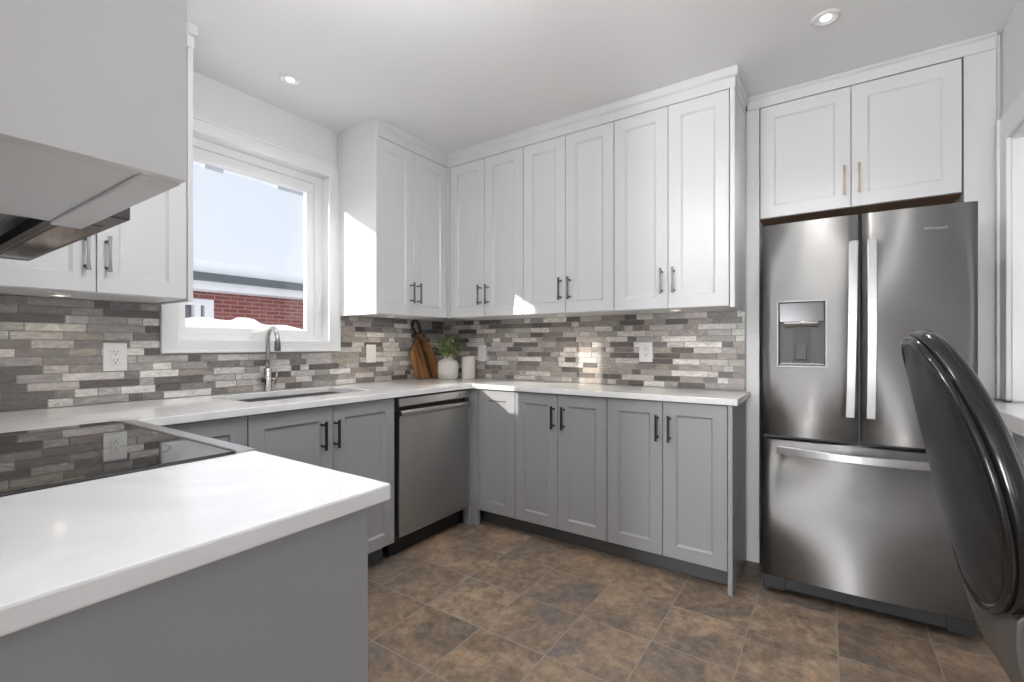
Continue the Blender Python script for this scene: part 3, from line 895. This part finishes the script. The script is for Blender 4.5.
b = bmesh.new(); bx(b, 0.12, W - 0.12, 0.0002, 0.0018, 0.33, 0.66); obj('oven_window', b, M['blackglass'], od)
b = bmesh.new(); tube(b, [(0.06, -0.05, 0.74), (W - 0.06, -0.05, 0.74)], 0.012, 14)
for x in (0.09, W - 0.09): tube(b, [(x, 0.002, 0.74), (x, -0.05, 0.74)], 0.009, 10)
obj('oven_handle', b, M['steel_light'], od)
b = bmesh.new(); bx(b, 0.004, W - 0.004, 0.006, 0.044, 0.04, 0.192); obj('storage_drawer', b, M['steel'], t, 0.004)
for k in range(5):
    b = bmesh.new(); x = 0.13 + k * 0.125; tube(b, [(x, -0.003, 0.855), (x, -0.028, 0.855)], [0.021, 0.018], 18); obj('knob', b, M['steel_light'], t)

# ---------------------------------------------------------------- range hood
t = thing('range_hood', 'slim black and steel range hood under the left wall cabinets', 'range hood', (0.335, 1.1165, 0), RANGE)
W = 0.785
b = bmesh.new(); bx(b, 0.0, W, 0.083, 0.42, 1.415, 1.498); bx(b, 0.0, W, 0.02, 0.083, 1.428, 1.440); obj('body', b, M['steel'], t, 0.001)
b = bmesh.new()
bx(b, 0.0, W, 0.0, 0.082, 1.3975, 1.4275); obj('front_visor', b, M['visor'], t, 0.002)
b = bmesh.new(); bx(b, 0.10, W - 0.06, 0.012, 0.070, 1.3955, 1.3973); obj('visor_glass', b, M['mirrorglass'], t)
b = bmesh.new(); bx(b, 0.0, W, 0.0835, 0.098, 1.392, 1.414); obj('visor_rail', b, M['black'], t)
for k in range(2):
    x0 = 0.06 + k * 0.345
    b = bmesh.new(); bx(b, x0, x0 + 0.32, 0.125, 0.385, 1.402, 1.4145)
    f_ = obj('grease_filter', b, M['darkgrey'], t, 0.002)
    b = bmesh.new()
    for j in range(9): bx(b, x0 + 0.012, x0 + 0.308, 0.14 + j * 0.027, 0.152 + j * 0.027, 1.398, 1.4018)
    obj('filter_slats', b, M['pewter'], f_)

# ---------------------------------------------------------------- refrigerator
FR = R(1.6)
t = thing('refrigerator', 'stainless steel French-door refrigerator with bottom freezer and dispenser', 'refrigerator', (2.462, -0.115, 0), RIGHT + FR)
HW = 0.367


def bulge(x): return 0.016 * (x / HW) ** 2


def panel_bm(x0, x1, z0, z1, thick=0.055, hole=None, nx=10, edge=0.008):
    """gently bowed stainless door; optional rectangular hole (x0,x1,z0,z1) lined to depth"""
    bm = bmesh.new()
    xs_ = [x0 + (x1 - x0) * i / nx for i in range(nx + 1)]
    zs_ = [z0, z1]
    if hole:
        xs_ = sorted(set([x for x in xs_ if not (hole[0] - 0.012 < x < hole[0] + 0.012 or hole[1] - 0.012 < x < hole[1] + 0.012)] + [hole[0], hole[1]]))
        zs_ = [z0, hole[2], hole[3], z1]
    fr = {}
    for i, x in enumerate(xs_):
        for j, z in enumerate(zs_):
            ed = 0.004 if i in (0, len(xs_) - 1) else 0
            fr[i, j] = bm.verts.new((x, bulge(x) + ed, z))
    inh = lambda i, j: hole and hole[0] - 1e-6 <= xs_[i] and xs_[i + 1] <= hole[1] + 1e-6 and j == 1
    for i in range(len(xs_) - 1):
        for j in range(len(zs_) - 1):
            if inh(i, j): continue
            f = bm.faces.new((fr[i, j], fr[i + 1, j], fr[i + 1, j + 1], fr[i, j + 1])); f.smooth = True
    bk = {(i, j): bm.verts.new((xs_[i], thick + 0.012, zs_[j])) for i in (0, len(xs_) - 1) for j in (0, len(zs_) - 1)}
    n_, m_ = len(xs_) - 1, len(zs_) - 1
    bm.faces.new((bk[0, 0], bk[0, m_], bk[n_, m_], bk[n_, 0]))
    bm.faces.new([fr[0, j] for j in range(m_ + 1)] + [bk[0, m_], bk[0, 0]])
    bm.faces.new([fr[n_, j] for j in range(m_, -1, -1)] + [bk[n_, 0], bk[n_, m_]])
    bm.faces.new([fr[i, 0] for i in range(n_, -1, -1)] + [bk[0, 0], bk[n_, 0]])
    bm.faces.new([fr[i, m_] for i in range(n_ + 1)] + [bk[n_, m_], bk[0, m_]])
    return bm


b = bmesh.new(); bx(b, -HW + 0.004, HW - 0.004, 0.080, 0.70, 0.03, 1.690); obj('case', b, M['darkgrey'], t, 0.003)
b = bmesh.new(); bx(b, -HW + 0.012, HW - 0.012, 0.069, 0.080, 0.10, 1.70); obj('door_gasket', b, M['black'], t)
DX0, DX1, DZ0, DZ1 = -0.302, -0.120, 1.062, 1.352
ld = obj('door', panel_bm(-HW, -0.006, 0.742, 1.712, hole=(DX0, DX1, DZ0, DZ1)), M['steel'], t)
rd = obj('door', panel_bm(0.006, HW, 0.742, 1.712), M['steel'], t)
# dispenser
yb = bulge(DX0)
disp = thing_d = obj('dispenser', (lambda bm: (bx(bm, DX0 + 0.001, DX1 - 0.001, 0.052, 0.056, DZ0, DZ1), bx(bm, DX0, DX0 + 0.004, 0.013, 0.054, DZ0, DZ1), bx(bm, DX1 - 0.004, DX1, 0.004, 0.054, DZ0, DZ1), bx(bm, DX0, DX1, 0.013, 0.054, DZ0, DZ0 + 0.008), bm)[-1])(bmesh.new()), M['darkgrey'], ld)
b = bmesh.new()
rect_ring(b, DX0 - 0.005, DX1 + 0.005, DZ0 - 0.005, DZ1 + 0.005, 0.007, 0.007, 0.007, 0.007, -0.001, 0.012)
obj('dispenser_frame', b, M['steel_light'], disp, 0.003)
b = bmesh.new(); bx(b, DX0 + 0.005, DX1 - 0.005, 0.012, 0.030, 1.262, DZ1 - 0.003); obj('control_panel', b, M['dispglass'], disp, 0.002)
b = bmesh.new(); prism(b, [(0.000, 1.254), (0.012, 1.240), (0.05, 1.238), (0.05, 1.258), (0.003, 1.262)], 'x', DX0 + 0.024, DX1 - 0.028); obj('dispenser_lip', b, M['steel_light'], disp, 0.001)
b = bmesh.new(); prism(b, [(0.034, 1.235), (0.026, 1.09), (0.034, 1.085), (0.046, 1.09), (0.046, 1.235)], 'x', -0.236, -0.188); obj('paddle', b, M['darkgrey'], disp, 0.004)
b = bmesh.new(); prism(b, [(0.030, 1.24), (0.030, 1.075), (0.0505, 1.075), (0.0505, 1.24)], 'x', -0.244, -0.180); obj('paddle_surround', b, M['black'], disp)
b = bmesh.new(); bx(b, DX0 + 0.008, DX1 - 0.008, 0.014, 0.05, 1.0685, 1.074)
for k in range(7): bx(b, DX0 + 0.02 + k * 0.022, DX0 + 0.03 + k * 0.022, 0.018, 0.046, 1.0742, 1.076)
obj('drip_tray', b, M['pewter'], disp)
# handles: flat bowed bars
def bar_handle(parent, pts_c, half, thick, axis):
    """flat curved bar: centre points with half width across"""
    bm = bmesh.new(); st = []
    for p in pts_c:
        x, y, z = p
        if axis == 'z': q = [(x - half, y, z), (x + half, y, z), (x + half, y + thick, z), (x - half, y + thick, z)]
        else: q = [(x, y, z - half), (x, y, z + half), (x, y + thick, z + half), (x, y + thick, z - half)]
        st.append([bm.verts.new(v) for v in q])
    for A, B in zip(st, st[1:]):
        for k in range(4): bm.faces.new((A[k], A[(k + 1) % 4], B[(k + 1) % 4], B[k]))
    bm.faces.new(st[0]); bm.faces.new(st[-1][::-1])
    return bm
for par, hxc in ((ld, -0.030), (rd, 0.036)):
    pts = [(hxc + (0.006 if hxc < 0 else 0.002) * (2 * k / 12 - 1), -0.042 - 0.024 * math.sin(PI * k / 12), 0.850 + 0.745 * k / 12) for k in range(13)]
    bm = bar_handle(par, pts, 0.0165, 0.012, 'z')
    for z in (0.868, 1.577): bx(bm, hxc - 0.010, hxc + 0.010, -0.036, 0.001, z - 0.012, z + 0.012)
    obj('handle', bm, M['steel_light'], par, 0.003)
fd = obj('freezer_drawer', panel_bm(-HW, HW, 0.092, 0.722, nx=18), M['steel'], t)
pts = [(-0.305 + 0.61 * k / 16, -0.030 - 0.050 * math.sin(PI * k / 16), 0.683) for k in range(17)]
bm = bar_handle(fd, pts, 0.0175, 0.012, 'x')
for x in (-0.287, 0.287): bx(bm, x - 0.012, x + 0.012, -0.032, 0.012, 0.672, 0.694)
obj('handle', bm, M['steel_light'], fd, 0.003)
b = bmesh.new()
bx(b, -HW + 0.004, HW - 0.004, 0.035, 0.06, 0.030, 0.075); bx(b, -HW + 0.004, -HW + 0.09, 0.022, 0.04, 0.028, 0.086); bx(b, HW - 0.09, HW - 0.004, 0.022, 0.04, 0.028, 0.086)
bx(b, -HW + 0.09, HW - 0.09, 0.020, 0.036, 0.038, 0.085)
obj('base_grille', b, M['grille'], t, 0.002)
for s in (-1, 1):
    b = bmesh.new(); bx(b, s * (HW - 0.045) - 0.03, s * (HW - 0.045) + 0.03, 0.08, 0.16, 1.6925, 1.712); obj('hinge_cover', b, M['darkgrey'], t, 0.004)
for x in (-HW + 0.06, HW - 0.06):
    for y in (0.12, 0.64):
        b = bmesh.new(); tube(b, [(x, y, 0.0), (x, y, 0.032)], 0.018, 12); obj('foot', b, M['black'], t)
# badge lettering on the right door
cu = bpy.data.curves.new('badge', 'FONT'); cu.body = 'Whirlpool'; cu.size = 0.017; cu.extrude = 0.0005; cu.align_x = 'CENTER'
bo = bpy.data.objects.new('badge_tmp', cu); C.objects.link(bo)
bpy.context.view_layer.update()
me = bpy.data.meshes.new_from_object(bo.evaluated_get(bpy.context.evaluated_depsgraph_get()))
bpy.data.objects.remove(bo)
me.materials.append(M['steel_light'])
badge = bpy.data.objects.new('badge', me); C.objects.link(badge); badge.parent = rd
badge.location = (0.243, bulge(0.243) - 0.001, 1.617); badge.rotation_euler = (R(90), 0, R(3.3))

# fridge surround and the cabinet over it
t = thing('upper_cabinet', 'white two-door cabinet above the refrigerator with brass pulls', 'cabinet', (2.790, 0.296, 0), RIGHT)
w = 0.787
b = carcass_bm(w, 2.413, 0.40, z0=1.832); obj('carcass', b, M['white'], t)
b = bmesh.new(); bx(b, 0.0, w, 0.0215, 0.40, 1.826, 1.8315); obj('underside', b, M['brownwood'], t)
for x0, x1, hx_ in ((0.0015, 0.392, 0.364), (0.392, w - 0.0015, 0.422)):
    d_ = obj('door', door_bm(x1 - x0 - 0.003, 0.584), M['white'], t); d_.location = (x0 + 0.0015, 0, 1.827)
    h_ = obj('handle', pull_bm(0.14, True, 0.028), M['brass'], d_); h_.location = (hx_ - x0, 0, 0.128)
box('filler_panel', M['white'], t, -0.0645, -0.002, -0.005, 0.41, 0.0, 2.413, 0.001)
box('filler_panel', M['white'], t, w + 0.003, w + 0.103, -0.005, 0.41, 0.0, 2.413, 0.001)

# ---------------------------------------------------------------- breakfast ledge
b = bmesh.new(); gridslab(b, [0.77, OX1 - 0.002, OX1 + 0.12], [-1.02, YD + 0.0005, -0.497], lambda i, j: i == 0 or j == 1, 0.874, 0.930)
tag(obj('breakfast_ledge', b, M['quartz'], None, 0.004), 'white ledge of the pass-through counter right of the refrigerator', 'countertop')

# ---------------------------------------------------------------- recessed and under-cabinet lights
for x, y, lab in ((1.308, 2.217, 'small round recessed light in the ceiling in front of the window'), (2.272, 0.004, 'small round recessed light in the ceiling in front of the fridge'),
                  (1.29, 1.08, 'added unseen recessed light in the middle of the kitchen ceiling')):  # third downlight is unseen, added for brightness
    t = thing('recessed_light', lab, 'ceiling light', (x, y, ZC), 0)
    b = bmesh.new(); lathe(b, [(0.019, -0.0008), (0.024, -0.0012), (0.033, -0.003), (0.038, -0.008), (0.046, -0.007), (0.052, -0.0005)], 36, cap_bot=False); obj('trim_ring', b, M['trim'], t)
    b = bmesh.new(); lathe(b, [(0.0005, -0.003), (0.0185, -0.003), (0.0185, -0.0006)], 30, cap_bot=False); obj('lens', b, M['lamp'], t)
    light('recessed_lamp', 'SPOT', (x, y, ZC - 0.02), (0, 0, -1), 36 if y == 1.08 else 22, (1.0, 0.97, 0.94), spot_size=R(105), spot_blend=0.9, shadow_soft_size=0.03)
for x, y, lab, e in ((0.489, 2.33, 'small round light under the cabinet left of the window', 0.9), (2.05, 2.33, 'small round light under the cabinet right of the window', 1.8),
                     (2.56, 1.36, 'small round light under the middle of the right-hand cabinet run', 1.6), (2.52, 0.66, 'small round light under the fridge end of the right-hand run', 1.2)):
    t = thing('puck_light', lab, 'cabinet light', (x, y, UZ0), 0, 'under-cabinet puck lights')
    b = bmesh.new(); lathe(b, [(0.022, -0.0005), (0.030, -0.0005), (0.030, -0.007), (0.024, -0.009), (0.022, -0.007)], 28, cap_bot=False); obj('housing', b, M['trim'], t)
    b = bmesh.new(); lathe(b, [(0.0005, -0.006), (0.022, -0.006), (0.022, -0.001)], 24, cap_bot=False); obj('lens', b, M['puck'], t)
    light('puck_lamp', 'SPOT', (x, y, UZ0 - 0.012), (0, 0, -1), e, (1.0, 0.84, 0.62), spot_size=R(150), spot_blend=0.6, shadow_soft_size=0.02)

t = thing('added_fill_globe', 'added fill globe hanging unseen over the end of the near counter', 'fill lamp', (0.70, 0.85, ZC))  # unseen globe added to fill the ceiling and cabinets with light
b = bmesh.new(); lathe(b, [(0.055, -0.018), (0.055, -0.0006)], 28, cap_top=True); obj('canopy', b, M['chrome'], t)
b = bmesh.new(); tube(b, [(0, 0, -0.019), (0, 0, -0.262)], 0.006, 10); tube(b, [(0, 0, -0.262), (0, 0, -0.288)], 0.035, 20); obj('stem', b, M['chrome'], t)
b = bmesh.new(); bmesh.ops.create_uvsphere(b, u_segments=28, v_segments=18, radius=0.105, matrix=Matrix.Translation((0, 0, -0.395))); obj('fill_globe', b, M['globe'], t, smooth=True)

# ---------------------------------------------------------------- things on the corner of the worktop
# cutting board: paddle leaning on the tiles, local x across, z up the board, y thickness
t = thing('cutting_board', 'walnut paddle cutting board leaning on the tiles in the corner', 'cutting board', (2.510, 2.444, 0.9295), 0)
t.rotation_euler = (R(-8.5), R(-9.5), 0)
b = bmesh.new()
outl = [(-0.105, 0.0), (0.105, -0.0345), (0.121, 0.0), (0.118, 0.12), (0.105, 0.19), (0.078, 0.235), (0.045, 0.262), (0.028, 0.29), (0.024, 0.32), (-0.024, 0.32), (-0.028, 0.29), (-0.05, 0.262), (-0.085, 0.235), (-0.112, 0.19), (-0.122, 0.12), (-0.120, 0.03)]
prism(b, outl, 'y', -0.010, 0.010)
obj('board', b, M['wood'], t, 0.003)
b = bmesh.new()
pts = [(-0.018, 0, 0.312)] + [(-0.034 * math.cos(a) - 0.004, 0, 0.375 + 0.045 * math.sin(a)) for a in [PI * k / 10 for k in range(-1, 12)]] + [(0.018, 0, 0.312)]
tube(b, pts, 0.0105, 10)
obj('loop_handle', b, M['darkwood'], t)
b = bmesh.new(); prism(b, [(0.004, -0.014), (0.034, -0.019), (0.022, 0.12), (0.012, 0.26), (-0.012, 0.30), (-0.006, 0.14)], 'y', -0.0112, -0.0098)
obj('dark_inlay', b, M['darkwood'], t)

t = thing('vase', 'squat white ribbed ceramic vase holding green sprigs', 'vase', (2.592, 2.320, 0.911))
b = bmesh.new()
lathe(b, [(0.064, 0.0), (0.070, 0.004), (0.074, 0.06), (0.074, 0.108), (0.066, 0.128), (0.036, 0.145), (0.030, 0.152), (0.031, 0.180), (0.027, 0.182), (0.025, 0.15), (0.05, 0.12), (0.06, 0.02), (0.002, 0.015)], 96, 32, 0.035, cap_bot=True)
obj('vase_body', b, M['ceramic'], t)
t = thing('pillar_candle', 'plain cream cylinder standing right of the white vase', 'candle', (2.690, 2.205, 0.911))
b = bmesh.new(); lathe(b, [(0.048, 0), (0.050, 0.003), (0.050, 0.158), (0.046, 0.163), (0.020, 0.160), (0.001, 0.159)], 48, 24, 0.015); obj('candle_body', b, M['candle'], t)
b = bmesh.new(); tube(b, [(0, 0, 0.158), (0.001, 0, 0.166), (0.003, 0, 0.172)], 0.0012, 6); obj('wick', b, M['black'], t)

t = thing('leafy_sprigs', 'loose bunch of small green leafy sprigs standing in the white vase', 'plant', (2.592, 2.320, 1.035))
bs = bmesh.new(); bl = bmesh.new()
rnd = random.Random(5)
for s in range(46):
    az = rnd.uniform(0, 2 * PI); sp = rnd.uniform(0.04, 0.185); hh = rnd.uniform(0.12, 0.225) if s > 3 else rnd.uniform(0.2, 0.25)
    if s <= 3: sp *= 0.4
    ex, ey = sp * math.cos(az), sp * math.sin(az) * 0.8
    ey = min(ey, 0.11); ex = min(ex, 0.145)
    if s % 3 == 0: hh *= 0.72
    pts = []
    for k in range(6):
        u = k / 5
        pts.append(Vector((ex * u ** 1.5 + (0.008 * math.cos(az)) * (1 - u), ey * u ** 1.5 + 0.008 * math.sin(az) * (1 - u), hh * u - 0.03 * u * u * (sp / 0.1))))
    tube(bs, pts, [0.0016, 0.0015, 0.0014, 0.0012, 0.001, 0.0008], 5)
    for k in range(15):
        u = 0.42 + 0.58 * k / 14
        i = min(4, int(u * 5)); p = pts[i].lerp(pts[i + 1], u * 5 - i)
        a2 = k * 2.4 + rnd.random(); d = Vector((math.cos(a2), math.sin(a2), rnd.uniform(-0.2, 0.8))).normalized()
        Lf = rnd.uniform(0.019, 0.032); wv = d.cross(Vector((0, 0, 1))).normalized() * Lf * 0.34
        up = d.cross(wv).normalized() * Lf * 0.12
        q = [p, p + d * Lf * .4 + wv, p + d * Lf, p + d * Lf * .4 - wv]
        vs = [bl.verts.new(v) for v in (q[0], q[1] + up, q[2], q[3] + up, p + d * Lf * 0.45 - up * 0.3)]
        bl.faces.new((vs[0], vs[1], vs[4])); bl.faces.new((vs[1], vs[2], vs[4])); bl.faces.new((vs[2], vs[3], vs[4])); bl.faces.new((vs[3], vs[0], vs[4]))
obj('stems', bs, M['stem'], t); obj('leaves', bl, M['leaf'], t, fixn=False)

# ---------------------------------------------------------------- counter stool, seen along its backrest
t = thing('counter_stool', 'black leather swivel counter stool with oval backrest at right', 'chair', (1.213, -0.178, 0), 0.043)
CWX, CHV, CZ, LEAN = 0.215, 0.255, 0.923, 0.204     # half width, half length, centre height, recline


def back_pt(s, v, off):
    """s,v in the unit disc; off forward of the rear face (towards -Y)"""
    nrm = Vector((0.233 * s, 1.0, -0.207)).normalized()
    return Vector((CWX * s * (1 - 0.05 * v), CHV * v * math.sin(LEAN) - 0.025 * s * s, CZ + CHV * v * math.cos(LEAN))) - nrm * off


def disc(r, n=48):
    out = []
    for k in range(n):
        a = 2 * PI * k / n
        c, s_ = math.cos(a), math.sin(a)
        e = 0.98
        out.append((r * math.copysign(abs(c) ** e, c), r * math.copysign(abs(s_) ** e, s_)))
    return out


def shell(levels, cap0=True, cap1=True):
    bm = bmesh.new(); rings = []
    for lv in levels:
        r_, off = lv[0], lv[1]; amp = lv[2] if len(lv) > 2 else 0
        rings.append([bm.verts.new(back_pt(s, v, off + amp * math.cos(2 * PI * 16 * k / 96))) for k, (s, v) in enumerate(disc(r_, 96))])
    for A, B in zip(rings, rings[1:]):
        for k in range(96):
            f = bm.faces.new((A[k], A[(k + 1) % 96], B[(k + 1) % 96], B[k])); f.smooth = True
    if cap0: bm.faces.new(rings[0][::-1])
    if cap1: bm.faces.new(rings[-1])
    return bm


bm = shell([(0.05, -0.004), (0.3, -0.004), (0.6, -0.003), (0.78, -0.0015), (0.84, -0.0005, 0.0007), (0.89, 0.0012, 0.0016), (0.92, 0.003, 0.001), (0.945, 0.005), (0.95, 0.012)])
bp_ = obj('rear_panel', bm, M['leather'], t)
bm = shell([(0.93, 0.006), (0.96, -0.001), (0.985, 0.000), (1.0, 0.006), (0.995, 0.013), (0.96, 0.018)], False, False)
obj('rear_piping', bm, M['leather_gloss'], bp_)
bm = shell([(0.93, 0.010), (0.965, 0.012), (0.985, 0.014), (1.005, 0.012), (1.02, 0.016), (1.03, 0.026), (1.025, 0.036), (1.0, 0.045), (0.95, 0.051), (0.8, 0.057), (0.5, 0.062), (0.1, 0.063)])
obj('backrest_cushion', bm, M['leather_gloss'], t)
# bent bracket from the back down and under the seat
bm = bmesh.new(); st = []
prof = [(0.715, -0.060), (0.680, -0.060), (0.645, -0.063), (0.61, -0.071), (0.576, -0.083), (0.55, -0.099), (0.525, -0.115), (0.506, -0.138), (0.4955, -0.165), (0.490, -0.20)]
for i, (z, y) in enumerate(prof):
    hw_ = 0.150 - 0.004 * i
    th = 0.010
    zb = z - (0.008 if i > 6 else 0.0)
    st.append([bm.verts.new(p) for p in ((-hw_, y - 0.006, z), (-hw_ * 0.55, y, z), (hw_ * 0.55, y, z), (hw_, y - 0.006, z), (hw_, y - 0.006 - th, zb + 0.012), (-hw_, y - 0.006 - th, zb + 0.012))])
for A, B in zip(st, st[1:]):
    for k in range(6):
        f = bm.faces.new((A[k], A[(k + 1) % 6], B[(k + 1) % 6], B[k])); f.smooth = True
bm.faces.new(st[0]); bm.faces.new(st[-1][::-1])
obj('back_bracket', bm, M['spine'], t, 0.002)
# seat, column, foot ring and base
bm = bmesh.new()
rings = []
for r_, z in ((0.05, 0.515), (0.85, 0.515), (0.97, 0.528), (1.0, 0.553), (0.97, 0.580), (0.8, 0.598), (0.05, 0.603)):
    rings.append([bm.verts.new((0.215 * r_ * s, -0.268 + 0.150 * r_ * v, z)) for s, v in disc(1.0)])
for A, B in zip(rings, rings[1:]):
    for k in range(48):
        f = bm.faces.new((A[k], A[(k + 1) % 48], B[(k + 1) % 48], B[k])); f.smooth = True
bm.faces.new(rings[0][::-1]); bm.faces.new(rings[-1])
obj('seat', bm, M['leather'], t)
bm = bmesh.new(); bx(bm, -0.08, 0.08, -0.30, -0.14, 0.442, 0.476); obj('seat_plate', bm, M['darkgrey'], t, 0.01)
bm = bmesh.new(); tube(bm, [(0, -0.21, 0.03), (0, -0.21, 0.25), (0, -0.21, 0.251), (0, -0.21, 0.442)], [0.032, 0.032, 0.022, 0.022], 20); obj('column', bm, M['chrome'], t)
bm = bmesh.new(); lathe(bm, [(0.168, 0.0), (0.17, 0.008), (0.15, 0.016), (0.045, 0.030)], 48, cx=0, cy=-0.21, cap_top=True); obj('base', bm, M['chrome'], t)
bm = bmesh.new(); pts = [(0.14 * math.cos(2 * PI * k / 36), -0.21 + 0.14 * math.sin(2 * PI * k / 36), 0.21) for k in range(37)]
tube(bm, pts, 0.009, 10)
for s in (-1, 1): tube(bm, [(s * 0.03, -0.21, 0.21), (s * 0.135, -0.21, 0.21)], 0.008, 10)
obj('foot_ring', bm, M['chrome'], t)
